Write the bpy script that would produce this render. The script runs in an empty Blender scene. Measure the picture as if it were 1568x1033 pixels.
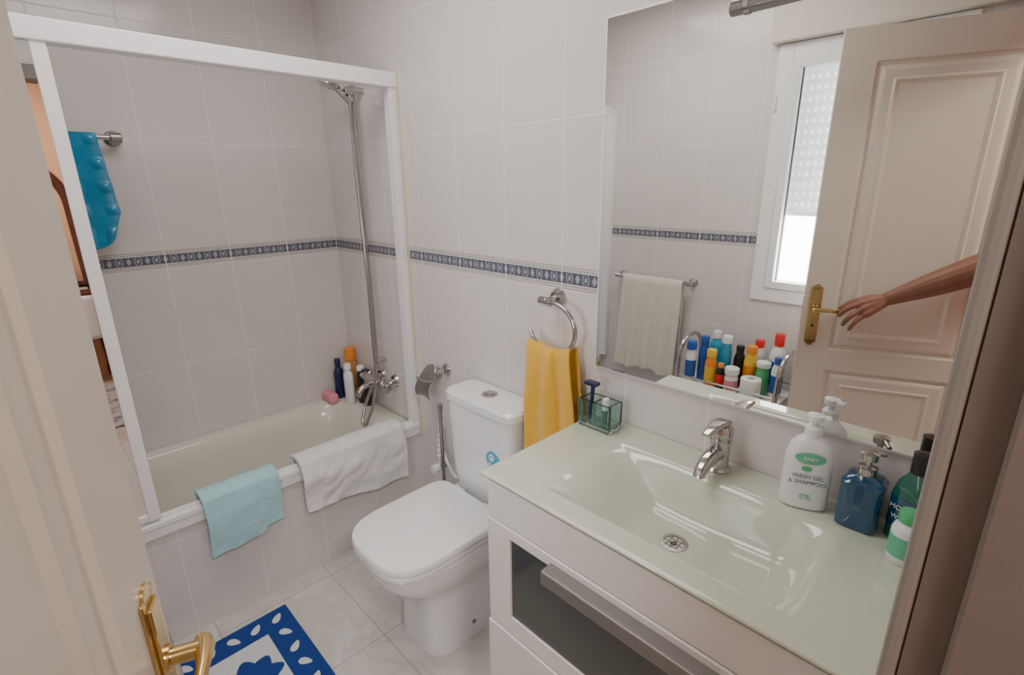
import bpy, bmesh, math, random
from mathutils import Vector, Matrix, noise
random.seed(7)
COL=bpy.context.collection
# ------------------------------------------------------------------ materials
class E:
    nt=None
    def __init__(s,sock): s.s=sock
    @staticmethod
    def op(o,*a,clamp=False):
        n=E.nt.nodes.new('ShaderNodeMath');n.operation=o;n.use_clamp=clamp
        for i,x in enumerate(a):
            if isinstance(x,E):E.nt.links.new(x.s,n.inputs[i])
            else:n.inputs[i].default_value=x
        return E(n.outputs[0])
    def __add__(s,o):return E.op('ADD',s,o)
    def __radd__(s,o):return E.op('ADD',s,o)
    def __sub__(s,o):return E.op('SUBTRACT',s,o)
    def __rsub__(s,o):return E.op('SUBTRACT',o,s)
    def __mul__(s,o):return E.op('MULTIPLY',s,o)
    def __rmul__(s,o):return E.op('MULTIPLY',s,o)
    def __truediv__(s,o):return E.op('DIVIDE',s,o)
    def lt(s,o):return E.op('LESS_THAN',s,o)
    def gt(s,o):return E.op('GREATER_THAN',s,o)
    def fract(s):return E.op('FRACT',s)
    def abs(s):return E.op('ABSOLUTE',s)
def mix(f,a,b):
    n=E.nt.nodes.new('ShaderNodeMix');n.data_type='RGBA'
    def put(i,x):
        if isinstance(x,E):E.nt.links.new(x.s,n.inputs[i])
        elif isinstance(x,tuple):n.inputs[i].default_value=(*x[:3],1)
        else:n.inputs[i].default_value=x
    put(0,f);put(6,a);put(7,b)
    return E(n.outputs[2])
def newmat(name):
    m=bpy.data.materials.new(name);m.use_nodes=True
    E.nt=m.node_tree
    return m,m.node_tree.nodes['Principled BSDF']
def mat(name,col,rough=.4,metal=0,noise_amt=0.05,nscale=8,bump=0,bscale=60,spec=None,coat=0,trans=0,ior=1.45,alpha=1,sss=0,sheen=0,bdist=.004):
    m,b=newmat(name);nt=m.node_tree
    b.inputs['Roughness'].default_value=rough;b.inputs['Metallic'].default_value=metal
    if coat:b.inputs['Coat Weight'].default_value=coat;b.inputs['Coat Roughness'].default_value=.05
    if trans:b.inputs['Transmission Weight'].default_value=trans;b.inputs['IOR'].default_value=ior
    if alpha<1:b.inputs['Alpha'].default_value=alpha
    if sheen:b.inputs['Sheen Weight'].default_value=sheen
    if sss:b.inputs['Subsurface Weight'].default_value=sss;b.inputs['Subsurface Scale'].default_value=.01
    tc=nt.nodes.new('ShaderNodeTexCoord')
    nz=nt.nodes.new('ShaderNodeTexNoise');nz.inputs['Scale'].default_value=nscale;nt.links.new(tc.outputs['Object'],nz.inputs['Vector'])
    f=E(nz.outputs['Fac'])
    d=tuple(c*(1-noise_amt) for c in col);l=tuple(min(1,c*(1+noise_amt)) for c in col)
    nt.links.new(mix(f,d,l).s,b.inputs['Base Color'])
    if bump:
        n2=nt.nodes.new('ShaderNodeTexNoise');n2.inputs['Scale'].default_value=bscale;nt.links.new(tc.outputs['Object'],n2.inputs['Vector'])
        bp=nt.nodes.new('ShaderNodeBump');bp.inputs['Strength'].default_value=bump;bp.inputs['Distance'].default_value=bdist
        nt.links.new(n2.outputs['Fac'],bp.inputs['Height']);nt.links.new(bp.outputs[0],b.inputs['Normal'])
    return m
BB,BT,TH,TW=1.233,1.307,.42,.25
def tile_mat(name,axis,base=(.745,.70,.685)):
    m,b=newmat(name);nt=m.node_tree
    g=nt.nodes.new('ShaderNodeNewGeometry');sx=nt.nodes.new('ShaderNodeSeparateXYZ');nt.links.new(g.outputs['Position'],sx.inputs[0])
    s=E(sx.outputs[0 if axis=='x' else 1]);z=E(sx.outputs[2])
    vj=((s/TW+.5).fract()-.5).abs()*TW
    up=z.gt((BT+BB)/2)
    zr=z-BB-up*(BT-BB)
    hj=((zr/TH+.5).fract()-.5).abs()*TH
    inb=z.gt(BB)*z.lt(BT)
    hj2=hj+inb*.1
    dist=E.op('MINIMUM',vj,hj2)
    joint=1-E.op('MULTIPLY',dist,1/.0022,clamp=True)
    joint=E.op('MULTIPLY',joint,1.5,clamp=True)
    nz=nt.nodes.new('ShaderNodeTexNoise');nz.inputs['Scale'].default_value=5;nz.inputs['Detail'].default_value=4;nt.links.new(g.outputs['Position'],nz.inputs[0])
    tilec=mix(E(nz.outputs['Fac']),tuple(c*.96 for c in base),tuple(min(1,c*1.04) for c in base))
    t=(z-BB)/(BT-BB)
    tv=(t-.5).abs()
    u=((s/.0625).fract()-.5).abs()
    core=tv.lt(.235)
    r=E.op('SQRT',(u*1.15)*(u*1.15)+(tv*.95)*(tv*.95))
    orn=r.lt(.10)+r.gt(.19)*r.lt(.25)
    diam=((u-.5).abs()*1.1+tv*.75).lt(.16)
    orn=E.op('MAXIMUM',orn,diam)
    line=tv.gt(.20)*tv.lt(.235)
    navy=mix(E.op('MINIMUM',orn,1),(.115,.125,.18),(.40,.40,.43))
    navy=mix(line,navy,(.06,.07,.12))
    dots=tv.gt(.30)*tv.lt(.36)*((s/.0104).fract().gt(.5))
    l2=tv.gt(.43)*tv.lt(.462)
    bc=mix(core,(.66,.63,.60),navy)
    bc=mix(dots,bc,(.25,.25,.30))
    bc=mix(l2,bc,(.42,.36,.30))
    c=mix(inb,tilec,bc)
    c=mix(joint,c,(.90,.88,.86))
    nt.links.new(c.s,b.inputs['Base Color'])
    rr=joint*.5+.16
    nt.links.new(rr.s,b.inputs['Roughness'])
    bp=nt.nodes.new('ShaderNodeBump');bp.inputs['Strength'].default_value=.35;bp.inputs['Distance'].default_value=.002;bp.invert=True
    n2=nt.nodes.new('ShaderNodeTexNoise');n2.inputs['Scale'].default_value=7;nt.links.new(g.outputs['Position'],n2.inputs[0])
    h=joint+E(n2.outputs['Fac'])*.8
    nt.links.new(h.s,bp.inputs['Height']);nt.links.new(bp.outputs[0],b.inputs['Normal'])
    return m
def floor_mat():
    m,b=newmat('marble_floor_tile');nt=m.node_tree
    g=nt.nodes.new('ShaderNodeNewGeometry');sx=nt.nodes.new('ShaderNodeSeparateXYZ');nt.links.new(g.outputs['Position'],sx.inputs[0])
    T=.42
    a=(((E(sx.outputs[0])-.72)/T+.5).fract()-.5).abs()*T
    c=(((E(sx.outputs[1])+.53)/T+.5).fract()-.5).abs()*T
    j=1-E.op('MULTIPLY',E.op('MINIMUM',a,c),1/.003,clamp=True)
    nz=nt.nodes.new('ShaderNodeTexNoise');nz.inputs['Scale'].default_value=4;nz.inputs['Detail'].default_value=8;nz.inputs['Distortion'].default_value=1.6;nt.links.new(g.outputs['Position'],nz.inputs[0])
    v=(E(nz.outputs['Fac'])-.5).abs()
    vein=1-E.op('MULTIPLY',v,9,clamp=True)
    col=mix(E(nz.outputs['Fac']),(.58,.55,.52),(.76,.73,.70))
    col=mix(vein*.35,col,(.43,.41,.385))
    col=mix(j,col,(.34,.32,.31))
    nt.links.new(col.s,b.inputs['Base Color']);b.inputs['Roughness'].default_value=.22
    return m
M={}
M['tx']=tile_mat('wall_tile_x','x');M['ty']=tile_mat('wall_tile_y','y')
M['floor']=floor_mat()
M['white']=mat('white_ceramic',(.88,.89,.91),.12,coat=.4,noise_amt=.01)
M['lac']=mat('white_lacquer',(.84,.81,.78),.3,noise_amt=.01)
M['alu']=mat('white_aluminium',(.88,.88,.90),.3,noise_amt=.01)
M['tub']=mat('tub_enamel',(.70,.69,.61),.15,coat=.3,noise_amt=.02)
M['chrome']=mat('chrome',(.52,.50,.49),.13,1,noise_amt=.02)
M['steel']=mat('brushed_steel',(.36,.34,.33),.38,1,noise_amt=.04,nscale=40)
M['pull']=mat('anodised_pull',(.26,.245,.235),.5,.6,noise_amt=.04,nscale=40)
M['brass']=mat('polished_brass',(.66,.47,.20),.22,1,noise_amt=.10,nscale=20)
M['door']=mat('door_paint',(.67,.605,.535),.38,noise_amt=.02)
M['frame']=mat('door_frame_shaded_paint',(.20,.165,.15),.5,noise_amt=.14,nscale=14)  # pale painted frame; the doorway shade is put into this dark taupe
M['frame2']=mat('door_frame_edge_shaded',(.30,.275,.255),.4,noise_amt=.08,nscale=14)  # lighter copy for the casing edge, shade also mixed into the colour
M['mirror']=mat('mirror_silver',(.92,.92,.90),.0,1,noise_amt=0)
M['glasstop']=mat('green_backed_glass',(.655,.69,.57),.06,coat=.6,noise_amt=.012)
M['frost']=mat('frosted_dark_glass',(.055,.062,.055),.20,noise_amt=.25,nscale=5,coat=.3)
M['yellow']=mat('yellow_terry',(.85,.48,.05),.95,bump=1,bscale=220,sheen=.3,noise_amt=.10,nscale=30)
M['wtow']=mat('white_terry',(.80,.78,.82),.95,bump=1,bscale=200,sheen=.3,nscale=25)
M['ctow']=mat('cream_terry',(.80,.76,.68),.95,bump=1,bscale=200,sheen=.3,nscale=25)
M['btow']=mat('aqua_terry',(.42,.70,.78),.95,bump=1,bscale=200,sheen=.3,nscale=25)
M['navy']=mat('rug_blue',(.010,.05,.27),.95,bump=1,bscale=250,noise_amt=.15,nscale=40)
M['rugw']=mat('rug_white',(.72,.74,.78),.95,bump=1,bscale=250,nscale=40)
M['pblue']=mat('plastic_blue',(.02,.10,.42),.3)
M['pnavy']=mat('plastic_navy',(.01,.02,.09),.3)
M['pwhite']=mat('plastic_white',(.86,.87,.87),.3,noise_amt=.01)
M['porange']=mat('plastic_orange',(.85,.28,.03),.3)
M['pyellow']=mat('plastic_yellow',(.85,.55,.05),.3)
M['pblack']=mat('plastic_black',(.015,.015,.017),.3)
M['pred']=mat('plastic_red',(.75,.03,.03),.3)
M['pgreen']=mat('plastic_green',(.10,.50,.20),.3)
M['ppink']=mat('plastic_pink',(.80,.30,.36),.5)
M['pbrown']=mat('amber_gel',(.55,.26,.08),.2)
M['teal']=mat('teal_glass',(.0,.06,.15),.05,coat=1,noise_amt=.35,nscale=25)
M['mint']=mat('green_liquid',(.01,.13,.09),.08,coat=1,noise_amt=.1)
M['clear']=mat('aqua_glass',(.72,.90,.86),.03,trans=1,ior=1.4)
M['aquamat']=mat('aqua_vinyl',(.02,.32,.60),.15,coat=.5,alpha=.82,noise_amt=.25,nscale=18)
M['dark']=mat('dark_rubber',(.02,.02,.02),.5)
M['skin']=mat('skin',(.25,.105,.068),.5,sss=.1,noise_amt=.16,nscale=25,bump=.5,bscale=120,bdist=.002)
M['sleeve']=mat('shirt_cotton',(.12,.14,.2),.9)
M['ceil']=mat('ceiling_paint',(.84,.82,.79),.8)
M['orange']=mat('orange_plaster',(.80,.44,.26),.8)
M['wood']=mat('dark_wood',(.10,.030,.018),.35,noise_amt=.4,nscale=12)
M['hallfloor']=mat('hall_floor_tile',(.55,.47,.40),.3,noise_amt=.15,nscale=6)
M['seal']=mat('old_sealant',(.72,.60,.38),.6)
M['labelg']=mat('label_green',(.15,.55,.35),.4)
M['labelb']=mat('sticker_blue',(.05,.40,.65),.4)
M['text']=mat('print_dark',(.05,.12,.14),.5)
def blindmat():
    m=bpy.data.materials.new('translucent_shutter');m.use_nodes=True;nt=m.node_tree;E.nt=nt
    b=nt.nodes['Principled BSDF'];b.inputs['Roughness'].default_value=.5
    g=nt.nodes.new('ShaderNodeNewGeometry');sx=nt.nodes.new('ShaderNodeSeparateXYZ');nt.links.new(g.outputs['Position'],sx.inputs[0])
    u=((E(sx.outputs[0])/.03).fract()-.5).abs();v=((E(sx.outputs[2])/.0457).fract()-.5).abs()
    dot=(u*u+v*v*1.0).lt(.05)
    col=mix(dot,(.70,.72,.72),(.90,.91,.90))
    nt.links.new(col.s,b.inputs['Base Color'])
    t=nt.nodes.new('ShaderNodeBsdfTranslucent');nt.links.new(col.s,t.inputs[0])
    mx=nt.nodes.new('ShaderNodeMixShader');mx.inputs[0].default_value=.45
    nt.links.new(b.outputs[0],mx.inputs[1]);nt.links.new(t.outputs[0],mx.inputs[2]);nt.links.new(mx.outputs[0],nt.nodes['Material Output'].inputs[0]);return m
M['blind']=blindmat()
def carpet():
    m,b=newmat('patterned_carpet');nt=m.node_tree
    tc=nt.nodes.new('ShaderNodeTexCoord');v=nt.nodes.new('ShaderNodeTexVoronoi');v.inputs['Scale'].default_value=14;nt.links.new(tc.outputs['Object'],v.inputs[0])
    c=mix(E.op('MULTIPLY',E(v.outputs['Distance']),1.6,clamp=True),(.05,.05,.07),(.45,.42,.42));nt.links.new(c.s,b.inputs['Base Color']);b.inputs['Roughness'].default_value=.95
    return m
M['carpet']=carpet()
def glassmix(name,fac,col,rough=0.0):
    m=bpy.data.materials.new(name);m.use_nodes=True;nt=m.node_tree;nt.nodes.clear()
    o=nt.nodes.new('ShaderNodeOutputMaterial');mx=nt.nodes.new('ShaderNodeMixShader');t=nt.nodes.new('ShaderNodeBsdfTransparent');g=nt.nodes.new('ShaderNodeBsdfGlossy')
    g.inputs['Color'].default_value=(*col,1);g.inputs['Roughness'].default_value=rough;mx.inputs[0].default_value=fac
    nt.links.new(t.outputs[0],mx.inputs[1]);nt.links.new(g.outputs[0],mx.inputs[2]);nt.links.new(mx.outputs[0],o.inputs[0]);return m
M['screen']=glassmix('mirrored_screen_glass',.85,(.88,.89,.89))
M['winglass']=glassmix('window_glass',.06,(.9,.9,.9))
def emis(name,col,st):
    m=bpy.data.materials.new(name);m.use_nodes=True;nt=m.node_tree;b=nt.nodes['Principled BSDF']
    b.inputs['Emission Color'].default_value=(*col,1);b.inputs['Emission Strength'].default_value=st;b.inputs['Base Color'].default_value=(*col,1);return m
M['fillglow']=emis('added_lamp_diffuser',(1,.95,.88),2)  # glow for the added ceiling fill fixture
# ------------------------------------------------------------------ mesh helpers
def link(o):COL.objects.link(o);return o
def mk(name,verts,faces,m,smooth=False):
    me=bpy.data.meshes.new(name);me.from_pydata([tuple(v) for v in verts],[],faces);me.update()
    o=link(bpy.data.objects.new(name,me));me.materials.append(M[m] if isinstance(m,str) else m)
    if smooth:
        for p in me.polygons:p.use_smooth=True
    return o
def fixn(o):
    bm=bmesh.new();bm.from_mesh(o.data);bmesh.ops.recalc_face_normals(bm,faces=bm.faces);bm.to_mesh(o.data);bm.free();return o
def box(name,a,b,m,bevel=0,seg=2):
    bm=bmesh.new();bmesh.ops.create_cube(bm,size=1)
    for v in bm.verts:
        v.co=Vector([(a[i]+b[i])/2+v.co[i]*(b[i]-a[i]) for i in range(3)])
    if bevel:bmesh.ops.bevel(bm,geom=bm.edges[:],offset=bevel,segments=seg,affect='EDGES',profile=.5)
    me=bpy.data.meshes.new(name);bm.to_mesh(me);bm.free();me.materials.append(M[m])
    o=link(bpy.data.objects.new(name,me))
    return o
def lathe(name,prof,m,seg=32,loc=(0,0,0),sx=1,sy=1,rot=None,axis=None):
    vs=[];fs=[];n=len(prof)
    for i in range(seg):
        a=2*math.pi*i/seg
        for r,z in prof:vs.append((r*math.cos(a)*sx,r*math.sin(a)*sy,z))
    for i in range(seg):
        j=(i+1)%seg
        for k in range(n-1):fs.append((i*n+k,j*n+k,j*n+k+1,i*n+k+1))
    fs.append([i*n for i in range(seg)][::-1]);fs.append([i*n+n-1 for i in range(seg)])
    o=mk(name,vs,fs,m,True);fixn(o)
    es=o.modifiers.new('e','EDGE_SPLIT');es.split_angle=math.radians(40)
    if axis is not None: o.rotation_euler=Vector((0,0,1)).rotation_difference(Vector(axis)).to_euler()
    if rot:o.rotation_euler=rot
    o.location=loc
    return o
def cyl(name,p,q,r,m,seg=24,r2=None):
    p=Vector(p);q=Vector(q);L=(q-p).length;r2=r if r2 is None else r2;c=min(r,r2,L)*.12
    return lathe(name,[(r-c,0),(r,c),(r2,L-c),(r2-c,L)],m,seg,p,axis=(q-p))
def tube(name,pts,r,m,cyc=False,smooth=True,res=6):
    cu=bpy.data.curves.new(name,'CURVE');cu.dimensions='3D';cu.bevel_depth=r;cu.bevel_resolution=4;cu.use_fill_caps=True;cu.resolution_u=res
    sp=cu.splines.new('BEZIER' if smooth else 'POLY')
    P=sp.bezier_points if smooth else sp.points
    P.add(len(pts)-1)
    for i,p in enumerate(pts):
        if smooth:
            P[i].co=p;P[i].handle_left_type=P[i].handle_right_type='AUTO'
        else:P[i].co=(*p,1)
    sp.use_cyclic_u=cyc
    o=link(bpy.data.objects.new(name,cu));bpy.context.view_layer.update()
    me=bpy.data.meshes.new_from_object(o.evaluated_get(bpy.context.evaluated_depsgraph_get()))
    COL.objects.unlink(o);bpy.data.objects.remove(o)
    o=link(bpy.data.objects.new(name,me));me.materials.clear();me.materials.append(M[m])
    for p in me.polygons:p.use_smooth=True
    return o
def sring(cx,cy,hx,hy,z,e=4,n=64,e2=None):
    out=[]
    for i in range(n):
        a=2*math.pi*i/n;c,s=math.cos(a),math.sin(a)
        ee=e
        if e2 is not None: ee=e2 if s>0 else e
        r=(abs(c)**ee+abs(s)**ee)**(-1/ee)
        out.append(Vector((cx+hx*r*c,cy+hy*r*s,z)))
    return out
def loft(name,rings,m,cap0=True,cap1=True,smooth=True,split=35):
    n=len(rings[0]);vs=[v for r in rings for v in r];fs=[]
    for k in range(len(rings)-1):
        for i in range(n):
            j=(i+1)%n;fs.append((k*n+i,k*n+j,(k+1)*n+j,(k+1)*n+i))
    if cap0:fs.append([i for i in range(n)][::-1])
    if cap1:fs.append([(len(rings)-1)*n+i for i in range(n)])
    o=mk(name,vs,fs,m,smooth);fixn(o)
    es=o.modifiers.new('e','EDGE_SPLIT');es.split_angle=math.radians(split)
    return o
def sheet(name,fn,nu,nv,m,th=.006,sub=0):
    vs=[];fs=[]
    for j in range(nv+1):
        for i in range(nu+1):vs.append(fn(i/nu,j/nv))
    for j in range(nv):
        for i in range(nu):
            a=j*(nu+1)+i;fs.append((a,a+1,a+nu+2,a+nu+1))
    o=mk(name,vs,fs,m,True)
    if th:
        s=o.modifiers.new('s','SOLIDIFY');s.thickness=th;s.offset=0
    return o
def group(name,parts,loc=None):
    e=bpy.data.objects.new(name,None);e.empty_display_size=.05;link(e)
    for p in parts:p.parent=e
    return e
def joinm(name,objs):
    bpy.ops.object.select_all(action='DESELECT')
    for o in objs:o.select_set(True)
    bpy.context.view_layer.objects.active=objs[0];bpy.ops.object.join()
    objs[0].name=name;return objs[0]
def text(name,s,size,m,matrix,ext=.0002):
    cu=bpy.data.curves.new(name,'FONT');cu.body=s;cu.size=size;cu.align_x='CENTER';cu.extrude=ext
    o=link(bpy.data.objects.new(name,cu));bpy.context.view_layer.update()
    me=bpy.data.meshes.new_from_object(o.evaluated_get(bpy.context.evaluated_depsgraph_get()))
    COL.objects.unlink(o);bpy.data.objects.remove(o)
    o=link(bpy.data.objects.new(name,me));me.materials.clear();me.materials.append(M[m]);me.transform(matrix);return o
# ------------------------------------------------------------------ room shell
XE=2.505;YS=-1.45;ZC=2.5
DH=(2.49,-1.42);DF=(1.87,-1.17);ZD=2.075
box('floor',(-.1,YS-.12,-.1),(XE+.12,.1,0),'floor')
box('ceiling',(-.1,YS-.12,ZC),(XE+.12,.1,ZC+.1),'ceil')
box('wall_north',(-.1,0,-.1),(XE+.12,.1,ZC),'tx')
box('wall_west',(-.1,YS-.12,-.1),(0,0,ZC),'ty')
WX0,WX1,WZ0,WZ1=1.565,2.20,1.0,2.10
joinm('wall_south',[box('a',(0,YS-.12,0),(WX0,YS,ZC),'tx'),box('b',(WX1,YS-.12,0),(XE+.12,YS,ZC),'tx'),box('c',(WX0,YS-.12,0),(WX1,YS,WZ0),'tx'),box('d',(WX0,YS-.12,WZ1),(WX1,YS,ZC),'tx')])
JN=-.70
joinm('wall_east',[box('a',(XE,JN+.012,0),(XE+.12,0,ZC),'ty'),box('b',(XE,YS,0),(XE+.12,-1.44,ZC),'ty'),box('c',(XE,-1.44,ZD+.03),(XE+.12,JN+.012,ZC),'ty')])
fr=[box('casing_room_n',(XE-.015,JN,0),(XE,JN+.07,ZD+.08),'frame2',.005),
    box('lining_n',(XE,JN,0),(XE+.13,JN+.012,ZD+.03),'frame'),
    box('stop_n',(XE+.028,JN-.014,0),(XE+.10,JN,ZD+.02),'frame',.003),
    box('casing_head',(XE-.015,-1.44,ZD+.01),(XE,JN+.07,ZD+.08),'frame2',.004),
    box('lining_head',(XE,-1.44,ZD+.01),(XE+.13,JN,ZD+.03),'frame'),
    box('casing_hall_n',(XE+.12,JN,0),(XE+.135,JN+.07,ZD+.08),'frame',.005)]
joinm('trim_door_casing',fr)
# ------------------------------------------------------------------ hallway
HX=4.3
box('hall_floor',(XE+.12,-3.2,-.1),(HX+.1,1.0,0),'hallfloor')
box('hall_ceiling',(XE+.12,-3.2,ZC),(HX+.1,1.0,ZC+.1),'ceil')
box('wall_hall_east',(HX,-3.2,0),(HX+.1,1.0,ZC),'orange')
box('wall_hall_north',(XE+.12,1.0,0),(HX+.1,1.1,ZC),'orange')
box('wall_hall_south',(XE+.12,-3.3,0),(HX+.1,-3.2,ZC),'orange')
joinm('wall_hall_west',[box('a',(XE+.12,.1,0),(XE+.14,1.0,ZC),'orange'),box('b',(XE+.12,-3.2,0),(XE+.14,YS-.12,ZC),'orange')])
ac,ar=-1.12,.34
arc=[(HX-.03,ac+ar*math.cos(a),1.44+ar*math.sin(a)) for a in [math.pi*i/20 for i in range(21)]]
group('hall_arch',[tube('arch_frame',[(HX-.03,ac+ar,.80)]+arc+[(HX-.03,ac-ar,.80)],.035,'wood',cyc=True,smooth=False),  # dark wooden arch on the hall wall, filled with plain wall colour
  mk('arch_leaf',[(HX-.02,y,z) for _,y,z in [(0,ac+ar,.80)]+arc+[(0,ac-ar,.80)]],[list(range(23))],'orange')])
def console():
    p=[box('top',(HX-.36,-1.55,.74),(HX-.02,-.70,.775),'wood',.006),box('apron',(HX-.33,-1.50,.62),(HX-.03,-.75,.74),'wood',.004)]
    for y in(-1.48,-.77):
        for x in(HX-.32,HX-.06):p.append(lathe('leg',[(.02,0),(.03,.05),(.018,.12),(.03,.35),(.022,.5),(.03,.62)],'wood',20,(x,y,0)))
    p.append(sheet('lace_cloth',lambda u,v:(HX-.37-.006*math.sin(u*30),-1.3+.5*u,.78-.38*v) if v>0 else (HX-.1,-1.3+.5*u,.782),30,12,'pwhite',.004))
    return group('hall_console_table',p)
console()
for yy in(-1.25,-.92):
    e=group('wooden_candlestick',[lathe('turned_body',[(.001,0),(.05,0),(.05,.02),(.02,.05),(.035,.12),(.015,.2),(.03,.3),(.04,.33),(.001,.34)],'wood',24)]);e.location=(HX-.17,yy,.788)
box('hall_rug',(2.9,-1.9,0.001),(3.9,-.4,.012),'carpet')
# ------------------------------------------------------------------ window
def win():
    p=[];y0,y1=YS-.07,YS+.012
    f=.045
    p+=[box('frame_l',(WX0-.02,y0,WZ0-.02),(WX0+f,y1,WZ1+.02),'alu',.004),box('frame_r',(WX1-f,y0,WZ0-.02),(WX1+.02,y1,WZ1+.02),'alu',.004),
        box('frame_b',(WX0+f-.001,y0+.001,WZ0-.02),(WX1-f+.001,y1-.001,WZ0+f),'alu',.003),box('frame_t',(WX0+f-.001,y0+.001,WZ1-f),(WX1-f+.001,y1-.001,WZ1+.02),'alu',.003)]
    s=.035;a=WX0+f;b=WX1-f;c=WZ0+f;d=WZ1-f
    p+=[box('sash_l',(a,y0+.01,c),(a+s,y1+.006,d),'alu',.004),box('sash_r',(b-s,y0+.01,c),(b,y1+.006,d),'alu',.004),
        box('sash_b',(a+s-.001,y0+.011,c),(b-s+.001,y1+.005,c+s),'alu',.003),box('sash_t',(a+s-.001,y0+.011,d-s),(b-s+.001,y1+.005,d),'alu',.003)]
    p.append(box('pane',(a+s-.002,YS-.03,c+s-.002),(b-s+.002,YS-.026,d-s+.002),'winglass'))
    for x in(a+s+.003,):
        p.append(box('gasket',(x-.003,YS-.032,c+s),(x,YS-.02,d-s),'dark'))
    for z in (1.25,1.85):p.append(cyl('hinge',(WX0-.01,y1+.004,z),(WX0-.01,y1+.004,z+.06),.007,'alu',12))
    def slat(u,v):
        z=WZ1-.01-(WZ1-.01-1.40)*v
        return (WX0+(WX1-WX0)*u,YS-.10+.003*abs(math.sin(z*math.pi/.0457)),z)
    p.append(sheet('roller_shutter',slat,2,180,'blind',.002))
    p.append(box('shutter_foot',(WX0,YS-.107,1.385),(WX1,YS-.092,1.402),'alu',.002))
    return group('window_1',p)
win()
box('trim_shutter_box',(WX0-.045,YS,WZ1+.022),(XE-.02,YS+.05,WZ1+.20),'door',.006)
# ------------------------------------------------------------------ bathtub
XT=.64;ZR=.468
cyy=YS/2
def tubring(hx,hy,z,e,cx=.32,cy=cyy):return sring(cx,cy,hx,hy,z,e,96)
rings=[tubring(.318,.722,.30,60),tubring(.318,.722,ZR-.01,60),tubring(.312,.716,ZR,50),tubring(.262,.60,ZR,7),tubring(.25,.588,ZR-.012,6.5),tubring(.235,.565,ZR-.10,6),
       tubring(.215,.53,ZR-.25,5.5),tubring(.19,.49,ZR-.33,5),tubring(.13,.42,ZR-.355,4.5)]
tubm=loft('shell',rings,'tub',cap0=False,cap1=True,split=50)
front=box('tiled_front',(XT-.035,YS,0),(XT,0,ZR-.015),'ty')
group('bathtub',[tubm,front,cyl('waste',(.32,-.30,ZR-.353),(.32,-.30,ZR-.345),.028,'chrome')])
# shower screen
ZT=1.965
sp=[box('bottom_rail',(XT-.04,YS,ZR+.001),(XT+.018,0,ZR+.022),'alu',.003),box('bottom_rail_lip',(XT+.002,YS,ZR-.035),(XT+.014,0,ZR+.0),'alu',.003),
    box('bottom_rail_track',(XT-.012,YS,ZR+.022),(XT-.004,0,ZR+.034),'alu',.002),
    box('top_rail',(XT-.04,YS,ZT-.055),(XT+.018,0,ZT),'alu',.004),
    box('wall_profile_n',(XT-.034,-.034,ZR+.02),(XT+.012,0,ZT-.05),'alu',.003),
    box('wall_profile_n_inner',(XT-.05,-.018,ZR+.02),(XT-.034,0,ZT-.05),'alu',.002),
    box('wall_profile_s',(XT-.034,YS,ZR+.02),(XT+.06,YS+.034,ZT-.05),'alu',.003)]
YP=-1.03
for k,(x,y1) in enumerate(((XT+.002,YP),(XT-.022,YP-.012))):
    sp+=[box('stile_a%d'%k,(x-.009,y1-.034,ZR+.03),(x+.009,y1,ZT-.05),'alu',.003),box('stile_b%d'%k,(x-.009,YS+.034,ZR+.03),(x+.009,YS+.06,ZT-.05),'alu',.003),
         box('sash_foot%d'%k,(x-.009,YS+.06,ZR+.036),(x+.009,y1-.034,ZR+.058),'alu',.003),
         box('glass%d'%k,(x-.002,YS+.06,ZR+.05),(x+.002,y1-.034,ZT-.05),'screen')]
sp.append(box('seal',(XT+.018,-.004,ZR-.03),(XT+.025,0,ZT),'seal'))
group('shower_screen',sp)
# shower set
tz=.645;tx=.405
ps=[cyl('mixer_body',(tx-.075,-.07,tz),(tx+.075,-.07,tz),.022,'chrome'),
    cyl('inlet_l',(tx-.06,-.0,tz),(tx-.06,-.07,tz),.014,'chrome'),cyl('inlet_r',(tx+.06,0,tz),(tx+.06,-.07,tz),.014,'chrome'),
    lathe('rose_l',[(.005,0),(.032,0),(.026,.012),(.01,.014)],'chrome',24,(tx-.06,0,tz),axis=(0,-1,0)),
    lathe('rose_r',[(.005,0),(.032,0),(.026,.012),(.01,.014)],'chrome',24,(tx+.06,0,tz),axis=(0,-1,0))]
for sx in(-1,1):
    hx=tx+sx*.10
    ps.append(cyl('hub',(tx+sx*.07,-.07,tz),(tx+sx*.118,-.07,tz),.019,'chrome'))
    for a in range(3):
        t=a*math.pi*2/3+.5
        ps.append(cyl('spoke',(hx,-.07,tz),(hx,-.07+.030*math.cos(t),tz+.030*math.sin(t)),.008,'chrome',12,.010))
ps.append(tube('spout',[(tx,-.07,tz-.01),(tx,-.11,tz-.005),(tx,-.155,tz-.02),(tx,-.17,tz-.05)],.014,'chrome'))
ps.append(cyl('diverter',(tx,-.07,tz+.015),(tx,-.07,tz+.05),.011,'chrome'))
ps.append(cyl('riser',(.39,-.045,.70),(.39,-.045,1.955),.008,'chrome'))
ps.append(cyl('riser_foot',(.39,0,.74),(.39,-.05,.74),.012,'chrome'))
ps.append(cyl('riser_top_bracket',(.39,0,1.93),(.39,-.055,1.93),.013,'chrome'))
ps.append(cyl('slide_holder',(.375,-.065,1.925),(.405,-.065,1.925),.018,'chrome'))
ps.append(cyl('handset_neck',(.39,-.06,1.88),(.37,-.12,1.95),.011,'chrome',24,.014))
ps.append(lathe('handset_head',[(.004,0),(.03,.004),(.046,.020),(.046,.03),(.038,.034),(.004,.034)],'chrome',32,(.362,-.125,1.97),axis=(-.1,-.35,-1)))
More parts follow.
